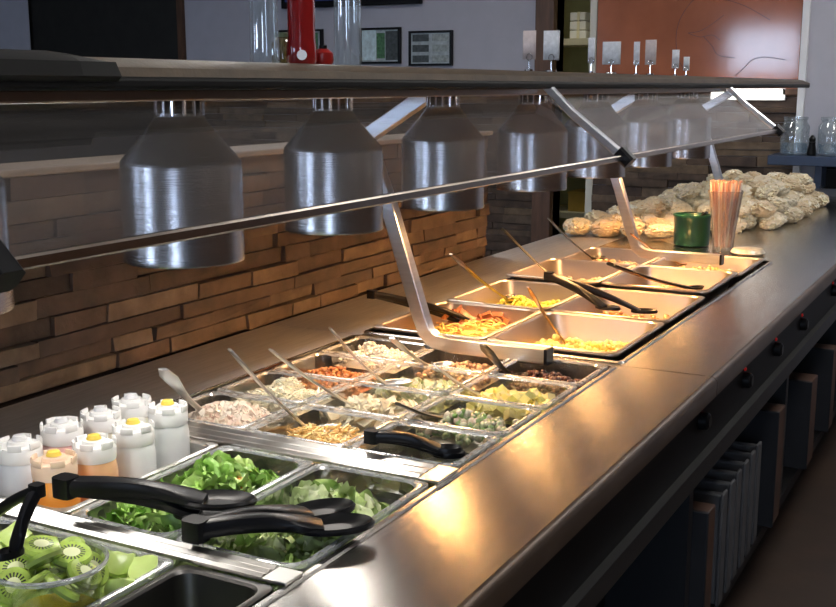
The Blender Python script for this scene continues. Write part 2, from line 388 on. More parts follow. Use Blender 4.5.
# wall shelf with jars at the far right
SZ = .185
t = thing('wall_shelf', 'dark blue shelf on the grey wall at the far right, holding glass jars', 'shelf', (XF-.14, .6, SZ))
obj('board', BX(-.12, .14, -.55, .43, -.035, .01), navy, t, bevel=.004)
obj('bracket', BX(-.05, .14, .2, .23, -.14, -.035), navy, t); obj('bracket', BX(-.05, .14, -.4, -.37, -.14, -.035), navy, t)
def jar(lab, y, r, h, z=SZ+.011, x=XF-.17):
    t = thing('glass_jar', lab, 'jar', (x, y, z))
    obj('body', lathe([(0, .002), (r*.9, .002), (r, .012), (r, h*.75), (r*.8, h*.86), (r*.8, h*.93)], 28), jarglass, t)
    obj('rim', lathe([(r*.78, h*.92), (r*.85, h*.93), (r*.86, h), (r*.78, h)], 28), jarglass, t)
    obj('contents', lathe([(0, .008), (r*.86, .01), (r*.9, h*.3), (0, h*.31)], 24), clear('water_tint', (.75, .85, .92), .1, .05, .25, (.5, .6, .7)), t)
jar('clear glass jar on the blue wall shelf, left one', .93, .063, .17)
jar('clear glass jar on the blue wall shelf, right one cut by the photo edge', .77, .06, .17)
t = thing('pepper_mill', 'small black shaker between the glass jars', 'shaker', (XF-.22, .845, SZ+.011))
obj('body', lathe([(0, 0), (.02, 0), (.022, .01), (.014, .05), (.016, .06), (0, .06)], 20), black_pl, t); obj('cap', lathe([(.0, .06), (.013, .061), (.015, .075), (.006, .09), (0, .092)], 20), black_pl, t)
t = thing('wall_box', 'small black box fixed on the grey wall below the blue shelf', 'box', (XF-.03, .79, .035))
obj('body', BX(-.02, .03, -.06, .06, 0, .10), black_cab, t, bevel=.004); obj('cover', BX(-.026, -.02, -.05, .05, .01, .09), black_pl, t)

# ================================================================ COUNTER
YF, YB = .438, 1.392
HY0, HY1 = .622, 1.168
SX0, SX1 = .45, 1.905
HX0, HX1 = 1.95, 3.325
apron_m = pm('bronzed_edge', (.075, .05, .034), .4, .6, var=.2)
def worktop(x0, x1, hx0, hx1, lab, nm='worktop'):
    t = thing(nm, lab, 'worktop', ((x0+x1)/2, YF, -.03))
    L0 = Vector(t.location)
    bm = bmesh.new(); T = -.004
    def bb(*a): box(bm, *a)
    bb(x0, x1, YF+.012, HY0, T, 0); bb(x0, hx0, HY0, HY1, T, 0); bb(hx1, x1, HY0, HY1, T, 0)
    bmesh.ops.translate(bm, verts=bm.verts[:], vec=-L0)
    obj('deck', bm, steel, t, smooth=False)
    bm = BX(x0, x1, HY1, YB, T, 0); bmesh.ops.translate(bm, verts=bm.verts[:], vec=-L0)
    obj('back_ledge', bm, steel_back, t, smooth=False)
    bm = bmesh.new()
    prof = [(YF+.012, 0), (YF+.010, .0002), (YF+.004, -.003), (YF, -.009), (YF, -.034), (YF+.006, -.034), (YF+.006, -.01), (YF+.012, -.004)]
    A = [bm.verts.new((x0, y, z)) for y, z in prof]; B = [bm.verts.new((x1, y, z)) for y, z in prof]
    for i in range(len(prof)): j = (i+1) % len(prof); bm.faces.new((A[i], A[j], B[j], B[i]))
    bm.faces.new(A); bm.faces.new(B[::-1]); bmesh.ops.translate(bm, verts=bm.verts[:], vec=-L0)
    obj('front_edge', bm, apron_m, t)
    # raised rim of the opening + well tub
    bm = bmesh.new()
    loops(bm, [rrect(hx0-.008, hx1+.008, HY0-.008, HY1+.008, .012, .0003), rrect(hx0-.006, hx1+.006, HY0-.006, HY1+.006, .012, .003), rrect(hx0, hx1, HY0, HY1, .01, .003), rrect(hx0, hx1, HY0, HY1, .01, -.004)], cap_last=False)
    bmesh.ops.translate(bm, verts=bm.verts[:], vec=-L0); obj('opening_rim', bm, steel, t)
    bm = bmesh.new()
    loops(bm, [rrect(hx0, hx1, HY0, HY1, .01, -.004), rrect(hx0, hx1, HY0, HY1, .01, -.2)])
    bmesh.ops.translate(bm, verts=bm.verts[:], vec=-L0); obj('well', bm, well_m, t)
    return t
worktop(-.6, 1.925, SX0, SX1, 'long brushed steel worktop holding the clear salad pans, nearest half of the counter')
worktop(1.928, 5.5, HX0, HX1, 'brushed steel worktop holding the hot pans and the bread, far half of the counter')
# cabinet beneath
t = thing('counter_cabinet', 'long black cabinet carrying the steel worktops, with red-lit knobs', 'cabinet', (2.4, .5, ZF))
def cb(nm, m, *a, **k):
    bm = BX(*a); bmesh.ops.translate(bm, verts=bm.verts[:], vec=-Vector((2.4, .5, ZF))); return obj(nm, bm, m, t, smooth=False, **k)
cb('body', black_cab, -.55, 5.45, .66, 1.36, ZF+.08, -.21)
bm = bmesh.new()
for a in ((-.55, 5.45, .47, .60, -.21, -.035), (-.55, 5.45, .60, 1.36, -.21, -.204)): box(bm, *a)
bmesh.ops.translate(bm, verts=bm.verts[:], vec=-Vector((2.4, .5, ZF))); obj('control_panel', bm, black_cab, t, smooth=False)
cb('rail', pm('dark_rail', (.006, .006, .006), .5), -.55, 5.45, .455, .47, -.19, -.155)
cb('lower_shelf', black_cab, -.55, 5.45, .50, .66, -.63, -.6)
cb('plinth', black_cab, -.5, 5.4, .62, 1.3, ZF, ZF+.08)
for x in (.9, 2.02, 3.0, 4.1): cb('upright', pm('slate_panel', (.005, .006, .008), .5), x, x+.03, .50, .66, -.6, -.21)
for i, (x, z) in enumerate(((1.951, -.09), (2.307, -.098), (2.633, -.1), (2.979, -.105), (3.5, -.1))):
    bm = lathe([(0, -.001), (.017, 0), (.016, .014), (.011, .018), (0, .018)], 24)
    k = obj('knob', bm, black_pl, t, loc=(x-2.4, .47-.5, z-ZF), rot=(PI/2, 0, 0))
    obj('indicator', lathe([(0, 0), (.004, 0), (.004, .003), (0, .005)], 12), pm('red_lamp', (.6, .02, .02), .3, emit=(1, .03, .02), es=.12), k, loc=(0, .024, 0), label='small red indicator light')
# things stored on the undershelf
bindm = pm('binder_white_shaded', (.07, .07, .073), .6, spec=.15, var=.1); brownm = pm('brown_board', (.05, .02, .009), .6, var=.4, vscale=15); greym = pm('grey_edge', (.018, .019, .022), .6, spec=.15, var=.1)  # white trays darkened in colour for the shade under the counter
firstb = None
words = ['first', 'second', 'third', 'fourth', 'fifth', 'sixth']
for i in range(6):
    lab = words[i]+' upright white tray from the near end of the row on the undershelf'
    x = 2.30+i*.075
    if firstb is None:
        firstb = thing('serving_tray', lab, 'tray', (x, .50, -.6), group='white trays upright on the undershelf')
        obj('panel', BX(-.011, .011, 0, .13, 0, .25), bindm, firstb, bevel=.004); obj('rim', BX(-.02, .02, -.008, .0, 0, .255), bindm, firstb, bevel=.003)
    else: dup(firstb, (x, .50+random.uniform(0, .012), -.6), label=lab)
for (x, w, h, lab) in ((2.12, .07, .28, 'tall brown carton with grey edge, nearest on the undershelf'), (2.84, .10, .30, 'tall brown carton with grey side, beyond the white trays'), (3.35, .12, .26, 'brown carton on the undershelf past the third cabinet upright'), (3.75, .1, .27, 'farthest brown carton on the undershelf')):
    t = thing('carton', lab, 'box', (x, .50, -.6))
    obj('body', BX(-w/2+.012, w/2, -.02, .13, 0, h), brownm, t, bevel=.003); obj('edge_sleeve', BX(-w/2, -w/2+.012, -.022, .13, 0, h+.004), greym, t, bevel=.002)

# ================================================================ SNEEZE GUARD
JX = [.49, 1.765, 3.045]
t = thing('sneeze_guard', 'long overhead serving shelf with slanted glass panels on bent aluminium brackets', 'sneeze guard', (1.8, .95, 0.002))
G0 = Vector(t.location)
def gp(nm, bm, m, **k):
    bmesh.ops.translate(bm, verts=bm.verts[:], vec=-G0); return obj(nm, bm, m, t, **k)
SB, ST = .499, .526
bm = bmesh.new(); prof = [(.72, SB), (.703, SB+.004), (.698, SB+.010), (.700, SB+.018), (.71, ST-.003), (.73, ST), (1.13, ST), (1.14, SB+.02), (1.13, SB)]
def prism(bm, prof, x0, x1, taper=0):
    A = [bm.verts.new((x0, y, z)) for y, z in prof]; B = [bm.verts.new((x1, y, z)) for y, z in prof]
    for i in range(len(prof)): j = (i+1) % len(prof); bm.faces.new((A[i], A[j], B[j], B[i]))
    bm.faces.new(A); bm.faces.new(B[::-1])
prism(bm, prof, -.7, 4.2)
pr2 = [(.9+(y-.9)*.98, .507+(z-.507)*.7) for y, z in prof]
prism(bm, pr2, 4.2, 4.3)
gp('shelf', bm, shelf_m)
bm = bmesh.new(); pb = [(y-.002 if y < .9 else y, SB-.0015 if z <= SB+.0001 else SB+.0145) for y, z in prof[:3]]
box(bm, -.7, 4.25, .694, .71, SB-.002, SB+.010)
gp('shelf_lower_strip', bm, black_rub, bevel=.004)  # black strip along the lower front edge of the shelf
bm = bmesh.new(); pe = [(.72, SB-.004), (.697, SB+.002), (.689, SB+.010), (.692, SB+.022), (.705, ST+.001), (.73, ST+.004), (1.0, ST+.004), (1.0, SB-.004)]
A0 = -.7
prism(bm, pe, A0, .70); pe2 = [(.72+(y-.72)*.6 if y < .9 else y, SB+(z-SB)*.82) for y, z in pe]
A = [bm.verts.new((.70, y, z)) for y, z in pe]; Bv = [bm.verts.new((.745, y, z)) for y, z in [(y+.003, min(z, ST-.004)) if z > SB+.012 else (y, z) for y, z in pe]]
for i in range(len(pe)): j = (i+1) % len(pe); bm.faces.new((A[i], A[j], Bv[j], Bv[i]))
bm.faces.new(Bv[::-1])
gp('end_sleeve', bm, black_rub, label='black rounded sleeve over the near end of the shelf')
gp('top_channel', BX(-.7, JX[2]+.02, .712, .735, SB-.012, SB-.001), pm('bronze_channel', (.2, .14, .10), .35, .8, var=.1), bevel=.002)
ends = [(-.75, JX[0])]+[(JX[0], JX[1]), (JX[1], JX[2])]
g0, g1 = Vector((0, .718, SB-.010)), Vector((0, .572, .39))
for a, b in ends:
    d = (g1-g0); n = Vector((0, -d.z, d.y)).normalized()*.003
    bm = bmesh.new(); vv = [bm.verts.new(p) for p in (Vector((a+.01, 0, 0))+g0, Vector((b-.01, 0, 0))+g0, Vector((b-.01, 0, 0))+g1, Vector((a+.01, 0, 0))+g1)]
    bm.faces.new(vv); r = bmesh.ops.extrude_face_region(bm, geom=bm.faces[:]); bmesh.ops.translate(bm, verts=[v for v in r['geom'] if isinstance(v, bmesh.types.BMVert)], vec=n)
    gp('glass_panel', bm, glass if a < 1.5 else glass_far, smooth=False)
    gp('glass_edge_strip', sweep([(a+.01, .5705, .3875), (b-.01, .5705, .3875)], (.009, .010), seg=8, sq=.5), pm('edge_metal', (.5, .44, .38), .22, 1, var=.1))
for x in JX:
    gp('slanted_arm', sweep([(x, .706, SB+.003), (x, .66, .458), (x, .565, .385)], (.016, .014), up=Vector((0, -.6, .8)), seg=8, sq=.35), alum)
    gp('clamp', sweep([(x-.0, .578, .398), (x, .558, .379)], (.026, .022), seg=8, sq=.5), black_pl)
path = [(.735, .016), (.93, .016), (.965, .020), (.985, .035), (.997, .065), (1.068, .278), (1.112, .39), (1.116, .402), (1.106, .412), (.985, .486)]
for x in (.52, 1.87, 3.2, 4.36):
    gp('bracket', sweep([(x, y, z) for y, z in path], (.030, .026), up=Vector((1, 0, 0)), seg=4, sq=.2), alum, bevel=.002)
    gp('bracket_cap', BX(x-.0165, x+.0165, .730, .736, .001, .031), black_pl)

# ================================================================ HEAT LAMPS
LX = [.725, 1.104, 1.458, 1.828, 2.25, 2.65, 3.06, 3.49]
LY, LZ = .93, .284
bulb_c = emis('bulb_white', (1.0, .93, .84), 75); bulb_w = emis('bulb_amber', (1.0, .51, .18), 420)
R = .0755
def lamp(x, m, lab, rr=R):
    t = thing('heat_lamp', lab, 'heat lamp', (x, LY, LZ), group='heat lamps hanging under the serving shelf')
    prof = [(rr*.985, .004), (rr, 0), (rr*1.01, .003), (rr, .007), (rr, .118), (rr*.985, .126), (rr*.42, .176), (rr*.40, .182), (rr*.40, .184), (rr*.38, .182), (rr*.96, .123), (rr*.975, .115), (rr*.985, .004)]
    obj('shade', lathe(prof, 64), shade_m, t)
    bm = lathe([(rr*.36, .182), (rr*.36, .2)], 24)
    obj('socket', bm, black_rub, t)
    bm = bmesh.new()
    for k in range(14):
        a = 2*PI*k/14; c, s = math.cos(a), math.sin(a)
        sweep([(rr*.38*c, rr*.38*s, .181), (rr*.38*c, rr*.38*s, .199)], (.005, .005), up=Vector((c, s, 0)), seg=6, bm=bm)
    obj('vent_collar', bm, chrome, t)
    obj('bulb', lathe([(0, .028), (.02, .031), (.03, .045), (.031, .06), (.022, .08), (.014, .1), (.014, .13), (0, .13)], 24), m, t, label='glowing bulb inside the shade')
    return t
labs = ['cut by the left edge of the photo', 'first whole one from the left', 'second whole one from the left', 'third whole one, just past the near bracket', 'fourth whole one, left of the slanted glass arm', 'fifth whole one, behind the slanted glass arm', 'seen through the far glass panel, nearer of the two', 'farthest along the shelf']
for i, x in enumerate(LX):
    lamp(x, bulb_c if i < 3 else bulb_w, 'brushed aluminium heat lamp, '+labs[i])

# ================================================================ THINGS ON THE SHELF
def tube_jar(x, y, r, h, lab, nm='glass_bottle'):
    t = thing(nm, lab, 'bottle', (x, y, ST+.001))
    return t
p = ony(265, 61, .80)
t = tube_jar(p.x, .80, .018, .16, 'tall clear ribbed glass bottle on the shelf, left of the red bottle')
obj('body', lathe([(0, 0), (.0165, .0), (.018, .004), (.017, .02), (.0165, .12), (.010, .15), (.010, .17)], 28), jarglass, t); obj('cap', lathe([(0, .17), (.012, .17), (.012, .19), (0, .19)], 20), white_m, t)
p = ony(348, 61, .80)
t = tube_jar(p.x, .80, .018, .16, 'tall clear glass bottle on the shelf, right of the red bottle')
obj('body', lathe([(0, 0), (.0165, .0), (.018, .004), (.018, .12), (.011, .15), (.011, .17)], 28), jarglass, t); obj('cap', lathe([(0, .17), (.013, .17), (.013, .19), (0, .19)], 20), white_m, t)
p = ony(302, 61, .78)
t = thing('sauce_bottle', 'glossy red sauce bottle with a white round label on the shelf', 'bottle', (p.x, .78, ST+.001))
bm = lathe([(0, 0), (.017, 0), (.0185, .004), (.018, .02), (.0165, .03), (.0165, .14), (.009, .165), (.009, .175), (0, .175)], 32)
obj('body', bm, pm('red_glass', (.19, .008, .008), .1, coat=1, var=.15), t)
obj('cap', lathe([(0, .175), (.011, .175), (.011, .19), (0, .19)], 20), redpl, t)
dirc = Vector((-p.x, -.78, 0)).normalized()
obj('round_label', sweep([dirc*.0176+Vector((0, 0, .0105)), dirc*.0192+Vector((0, 0, .0105))], (.012, .012), seg=20), white_m, t, label='white round label')
p = ony(318, 61, .775)
t = thing('spice_jar', 'small round red jar leaning against the red sauce bottle', 'jar', (p.x+.004, .77, ST+.001))
obj('body', lathe([(0, 0), (.011, 0), (.013, .005), (.012, .014), (.006, .019), (0, .019)], 24), redpl, t); obj('cap', lathe([(0, .018), (.005, .019), (.005, .023), (0, .023)], 16), black_pl, t)
p = ony(284, 61, .86)
t = thing('spice_jar', 'small amber glass jar behind, between the clear bottle and the red bottle', 'jar', (p.x, .86, ST+.001))
obj('body', lathe([(0, 0), (.015, 0), (.016, .004), (.0155, .03), (.011, .036)], 24), clear('amber_glass', (.55, .42, .2), .12, .05, .2, (.25, .2, .08)), t); obj('lid', lathe([(0, .036), (.012, .036), (.012, .042), (0, .042)], 20), pm('dull_green', (.08, .1, .05), .5), t)
# card holders
cards = [(529, 31, 68, 13, 'pinkish'), (551, 31, 70, 16, 'white'), (591, 38, 71, 7, 'narrow turned'), (611, 42, 72, 18, 'wide white'), (636, 42, 74, 6, 'thin turned'), (650, 40, 74, 11, 'curled pinkish'), (675, 50, 75, 7, 'small'), (686, 57, 75, 6, 'smallest')]
ordw = ['first', 'second', 'third', 'fourth', 'fifth', 'sixth', 'seventh', 'eighth']
for i, (x, y0, y1, w, d) in enumerate(cards):
    Y = .80; p = ony(x, y1, Y); q = ony(x, y0, Y); h = q.z-p.z
    dep = (p-CAM).dot(FW); ww = w/FPX*dep
    t = thing('card_holder', '%s card in a wire clip stand on the shelf, %s from the left' % (d, ordw[i]), 'card holder', (p.x, Y, ST+.001), (0, 0, YAW-PI/2+math.radians((x-418)/FPX*-57)))
    h = q.z-ST
    bm = bmesh.new(); n = 6
    for a in range(n):
        for b_ in (0,):
            pass
    vv = []
    for a in range(n+1):
        u = -ww/2+ww*a/n; vv.append([(u, .0+.15*ww*math.cos(a/n*PI), h*.30), (u, .002+.15*ww*math.cos(a/n*PI), h)])
    V = [[bm.verts.new(c) for c in r_] for r_ in vv]
    for a in range(n): bm.faces.new((V[a][0], V[a+1][0], V[a+1][1], V[a][1]))
    co = obj('card', bm, card_m if 'pink' not in d else pm('pink_card', (.5, .42, .4), .5, var=.1, vscale=150), t)
    sm = co.modifiers.new('s', 'SOLIDIFY'); sm.thickness = .0006
    bm = lathe([(0, 0), (min(.012, ww*.35), 0), (min(.011, ww*.33), .004), (0, .005)], 20)
    sweep([(0, 0, .004), (0, 0, h*.28)], (.002, .002), up=Vector((1, 0, 0)), seg=6, bm=bm)
    ring = [(.005*math.cos(a*PI/6), -.003, h*.28+.006+.006*math.sin(a*PI/6)) for a in range(-3, 10)]
    sweep(ring, (.0018, .0018), up=Vector((0, 1, 0)), seg=6, bm=bm)
    obj('wire_stand', bm, chrome, t)

# ================================================================ PANS
def pan(nm, lab, x0, x1, y0, y1, z, depth, m, rim=.008, r=.02, tap=.012, cat='food pan', group=None, g=.0012):
    c = Vector(((x0+x1)/2, (y0+y1)/2, z-depth)); t = thing(nm, lab, cat, c, group=group)
    X0, X1, Y0, Y1 = x0+g-c.x, x1-g-c.x, y0+g-c.y, y1-g-c.y; Z = depth
    bm = bmesh.new()
    loops(bm, [rrect(X0, X1, Y0, Y1, r*.55, Z-.005), rrect(X0, X1, Y0, Y1, r*.55, Z-.001), rrect(X0+.0015, X1-.0015, Y0+.0015, Y1-.0015, r*.55, Z),
               rrect(X0+rim, X1-rim, Y0+rim, Y1-rim, r, Z), rrect(X0+rim+.002, X1-rim-.002, Y0+rim+.002, Y1-rim-.002, r, Z-.003)], cap_last=False)
    obj('rim', bm, rimpl if m is clearpl else m, t)
    bm = bmesh.new(); e = rim+.002
    loops(bm, [rrect(X0+e, X1-e, Y0+e, Y1-e, r, Z-.003), rrect(X0+e+tap*.6, X1-e-tap*.6, Y0+e+tap*.6, Y1-e-tap*.6, r, Z*.35), rrect(X0+e+tap, X1-e-tap, Y0+e+tap, Y1-e-tap, r, .012), rrect(X0+e+tap+.006, X1-e-tap-.006, Y0+e+tap+.006, Y1-e-tap-.006, r, .002)])
    obj('tub', bm, m, t)
    return t
def bar(lab, x0, x1, y0=HY0-.004, y1=HY1+.004):
    t = thing('adapter_bar', lab, 'adapter bar', ((x0+x1)/2, (y0+y1)/2, .0035)); w = (x1-x0)/2; L = (y1-y0)/2
    bm = bmesh.new(); pr_ = [(-w, 0), (-w, .004), (-w*.7, .0065), (-w*.35, .004), (w*.0, .0065), (w*.35, .004), (w*.7, .0065), (w, .004), (w, 0)]
    A = [bm.verts.new((x, -L+.03, z)) for x, z in pr_]; B = [bm.verts.new((x, L-.03, z)) for x, z in pr_]
    for i in range(len(pr_)): j = (i+1) % len(pr_); bm.faces.new((A[i], B[i], B[j], A[j]))
    bm.faces.new(A); bm.faces.new(B[::-1]); obj('ridged_bar', bm, panm, t, smooth=False)
    obj('end_tab', BX(-w, w, -L, -L+.03, 0, .004), panm, t, bevel=.001); obj('end_tab', BX(-w, w, L-.03, L, 0, .004), panm, t, bevel=.001)
bar('ridged steel adapter bar between the honeydew and lettuce pans', .868, .900)
bar('ridged steel adapter bar between the lettuce and topping pans', 1.206, 1.264)
# food heaps (nobody could count the pieces)
def heap(nm, lab, cat, x0, x1, y0, y1, z, amp, n, kind, size, mat, cover=None, slope=0, fill=1.0, low=None):
    cx, cy_ = (x0+x1)/2, (y0+y1)/2; bm = bmesh.new(); off = Vector((random.random()*90, random.random()*90, 0)); N = 16
    def H(u, v):
        e = max(abs(u), abs(v)); k = 1-e**3
        return amp*k*(.75+.9*noise.noise(Vector((u*1.6, v*1.6, 0))+off))+slope*u
    G = [[bm.verts.new((( x1-x0)/2*u*.97, (y1-y0)/2*v*.97, H(u, v)-size*.4)) for v in [(-1+2*j/N) for j in range(N+1)]] for u in [(-1+2*i/N) for i in range(N+1)]]
    for i in range(N):
        for j in range(N): bm.faces.new((G[i][j], G[i+1][j], G[i+1][j+1], G[i][j+1]))
    for _ in range(n):
        u = random.uniform(-.93, .93); v = random.uniform(-.93, .93)
        if fill < 1 and noise.noise(Vector((u*2, v*2, 5))+off) > fill*1.2-.6: continue
        p = Vector(((x1-x0)/2*u, (y1-y0)/2*v, H(u, v)+random.uniform(-.1, .5)*size)); s = size*random.uniform(.7, 1.3)
        if kind == 'dice': chunk(bm, p, (s, s, s), rrot())
        elif kind == 'shred': chunk(bm, p, (s*4.5, s*.55, s*.5), Matrix.Rotation(random.uniform(0, 2*PI), 3, 'Z')@Matrix.Rotation(random.uniform(-.35, .35), 3, 'Y'))
        elif kind == 'blob': blob(bm, p, s*.6, 1, (1, random.uniform(.6, 1), random.uniform(.5, .8)), rrot(), .35, 2)
        elif kind == 'slice':
            chunk(bm, p, (s*1.6, s*1.2, s*.35), rrot(), .3)
        elif kind == 'floret':
            for q in range(5): blob(bm, p+Vector((random.uniform(-.5, .5)*s, random.uniform(-.5, .5)*s, random.uniform(-.1, .35)*s)), s*.38, 1, amp=.4, fr=4)
        elif kind == 'noodle':
            a = random.uniform(0, 2*PI); P = []
            for q in range(6):
                P.append(p+Vector((math.cos(a), math.sin(a), 0))*s*q*.9+Vector((0, 0, .4*s*math.sin(q*1.3)))); a += random.uniform(-.6, .6)
            c_ = P[0]; lim = [abs(w.x) < (x1-x0)/2*.95 and abs(w.y) < (y1-y0)/2*.95 for w in P]
            if all(lim): sweep(P, (s*.45, s*.4), seg=5, bm=bm)
        elif kind == 'leaf':
            m_ = 9; M_ = rrot(); s2 = s; o2 = Vector((random.random()*50, 0, 0)); F_ = []
            for i in range(m_):
                row = []
                for j in range(m_):
                    a, b = (i/(m_-1)-.5)*2, (j/(m_-1)-.5)*2
                    a2 = a*math.sqrt(1-b*b/2); b2 = b*math.sqrt(1-a*a/2)
                    w = .55*noise.noise(Vector((a*2.6, b*2.6, 0))+o2)+.5*abs(b2)-.25*a2*a2+.15*math.sin(a*9)*abs(b2)
                    q = p+M_@Vector((a2*s2, b2*s2*.75, w*s2)); q.x = max(min(q.x, (x1-x0)/2-.004), -(x1-x0)/2+.004); q.y = max(min(q.y, (y1-y0)/2-.004), -(y1-y0)/2+.004)
                    row.append(bm.verts.new(q))
                F_.append(row)
            for i in range(m_-1):
                for j in range(m_-1): bm.faces.new((F_[i][j], F_[i+1][j], F_[i+1][j+1], F_[i][j+1]))
    o = obj(nm, bm, mat, loc=(cx, cy_, z), smooth=kind in ('leaf', 'blob', 'floret', 'noodle'), ang=100)
    return tag(o, lab, cat, kind='stuff')

cY = [.625, .8, .975, 1.152]
# row A (nearest): honeydew half pan, kiwi bowl, dark third pan
pan('food_pan', 'clear plastic pan of honeydew chunks nearest the camera, the kiwi bowl standing in it', .56, .866, .752, 1.03, .006, .085, clearpl, r=.025)
pan('food_pan', 'dark pan with a little greens at the near right corner of the salad counter', .56, .866, .625, .75, .004, .10, well_m, r=.02)
lett = island('lettuce', [(.20, .36, .06), (.50, .62, .22), (.32, .48, .12), (.62, .70, .38), (.42, .56, .18), (.72, .76, .5)], .45, .4, 70, coat=.15, mottle=.2)
heap('salad_greens', 'few green leaves low in the dark near right pan', 'salad greens', .59, .84, .645, .735, -.075, .02, 40, 'leaf', .02, lett)
# honeydew chunks
KX, KY = .745, .815
honm = pm('honeydew_flesh', (.50, .64, .20), .3, bump=.1, bscale=60, var=.18, vscale=25, sss=.15, coat=.3)
hp = []
for i in range(26):
    hp.append((random.uniform(.63, .835), random.uniform(.785, .90) if i < 18 else random.uniform(.90, .99)))
pts = []
ii = 0
protoh = []
for k in range(3):
    bm = bmesh.new(); s = .021
    box(bm, -s, s, -s*.75, s*.75, -s*.6, s*.6)
    bmesh.ops.subdivide_edges(bm, edges=bm.edges[:], cuts=3, use_grid_fill=True)
    oo = Vector((k*7, 3, 1))
    for v in bm.verts:
        sph = v.co.normalized()*s*.95; v.co = v.co.lerp(sph, .45); v.co *= 1+.22*noise.noise(v.co*60+oo); v.co.z += .25*(v.co.x**2)/s
    protoh.append(bm)
hme = []
for bm in protoh:
    o = obj('honeydew_chunk', bm, honm); hme.append(o.data); bpy.data.objects.remove(o)
for layer, z in enumerate((-.058, -.040, -.022, -.006)):
    for gx in range(7):
        for gy in range(6):
            x = .60+gx*.037+random.uniform(-.006, .006)+.012*(layer % 2); y = .785+gy*.038+random.uniform(-.006, .006)-.010*(layer % 2)
            if x > .838 or y > .99: continue
            if layer == 3 and random.random() < .35: continue
            if (x-KX)**2+(y-KY)**2 < (.052+.005*layer)**2: continue
            o = bpy.data.objects.new('honeydew_chunk', random.choice(hme)); COL.objects.link(o); o.location = (x, y, z+random.uniform(-.003, .003)); o.rotation_euler = (random.uniform(-.6, .6), random.uniform(-.6, .6), random.uniform(0, 6)); o.scale = (.88,)*3
            tag(o, 'pale green honeydew chunk in the clear near pan beside the kiwi bowl', 'melon', 'honeydew chunks in the near pan')
# kiwi bowl
kb = on(50, 588, .035); KX, KY = .745, .815
t = thing('glass_bowl', 'clear glass bowl heaped with kiwi slices, nearest thing at the lower left', 'bowl', (KX, KY, -.076))
obj('bowl', lathe([(0, 0), (.028, .0), (.034, .004), (.042, .03), (.054, .112), (.0565, .114), (.0545, .116), (.052, .112), (.040, .032), (.03, .008), (0, .006)], 48), clear('bowl_glass', (.9, .92, .88), .12, .03), t)
obj('rim', lathe([(.0530, .112), (.0565, .111), (.0575, .1145), (.055, .1165), (.0530, .112)], 48), rimpl, t); obj('foot_ring', lathe([(.022, -.003), (.03, -.003), (.03, .001), (.022, .001)], 32), jarglass, t)
o = obj('fruit_syrup', lathe([(0, .008), (.029, .010), (.039, .033), (.044, .06), (0, .06)], 40), pm('yellow_syrup', (.62, .48, .04), .2, var=.2, coat=.5), loc=(KX, KY, -.076))
tag(o, 'yellow fruit filling the bottom of the glass kiwi bowl', 'fruit', kind='stuff')
def kiwi_mesh():
    bm = bmesh.new(); R_ = .019; n = 40
    rings = [(0, .0035, 1), (.0055, .004, 1), (.0075, .0035, 2), (.012, .0034, 3), (.0172, .003, 0), (.0190, .0, 4), (.0172, -.003, 0), (.0, -.0035, 0)]
    V = []
    for r, z, _ in rings:
        V.append([bm.verts.new((0, 0, z))] if r == 0 else [bm.verts.new((r*math.cos(2*PI*i/n), r*.88*math.sin(2*PI*i/n), z)) for i in range(n)])
    for k in range(len(rings)-1):
        a, b = V[k], V[k+1]
        for i in range(n):
            j = (i+1) % n
            if len(a) == 1: f = bm.faces.new((a[0], b[i], b[j]))
            elif len(b) == 1: f = bm.faces.new((a[i], a[j], b[0]))
            else: f = bm.faces.new((a[i], a[j], b[j], b[i]))
            if k <= 1: f.material_index = 1
            elif k == 2: f.material_index = 2 if i % 2 else 0
            elif k in (4, 5): f.material_index = 3 if k == 5 else 0
    return bm
kg = pm('kiwi_green', (.36, .50, .10), .25, var=.25, vscale=90, coat=.4, sss=.1); kw = pm('kiwi_core', (.66, .70, .42), .35); ks = pm('kiwi_seed', (.02, .02, .01), .4); kk = pm('kiwi_edge', (.30, .40, .10), .35, var=.2)
k0 = obj('kiwi_slice', kiwi_mesh(), [kg, kw, ks, kk]); kme = k0.data; bpy.data.objects.remove(k0)
KS = [(-.022, .024, .045, .5, -.2), (.014, .024, .052, -.5, .5), (-.03, -.008, .040, .6, .45), (-.012, -.006, .060, .35, -.5), (.020, -.010, .052, .25, .15), (.012, -.034, .040, .7, .2), (-.018, -.034, .038, .6, -.4), (.036, .012, .042, -.2, .7),
      (0, .010, .064, -.1, .1), (.034, -.022, .034, .5, .9), (-.036, .012, .036, .3, -.7), (0, .0, .035, 0, 0), (.0, .036, .036, -.6, 0)]
for i, (dx, dy, dz, rx, ry) in enumerate(KS):
    o = bpy.data.objects.new('kiwi_slice', kme); COL.objects.link(o); o.location = (KX+dx, KY+dy, dz-.025+.012); o.rotation_euler = (rx, ry, i*1.3); o.scale = (1.12, 1.12, 1.3)
    tag(o, 'green kiwi slice with a pale core and dark seeds, heaped in the glass bowl', 'kiwi', 'kiwi slices in the glass bowl')

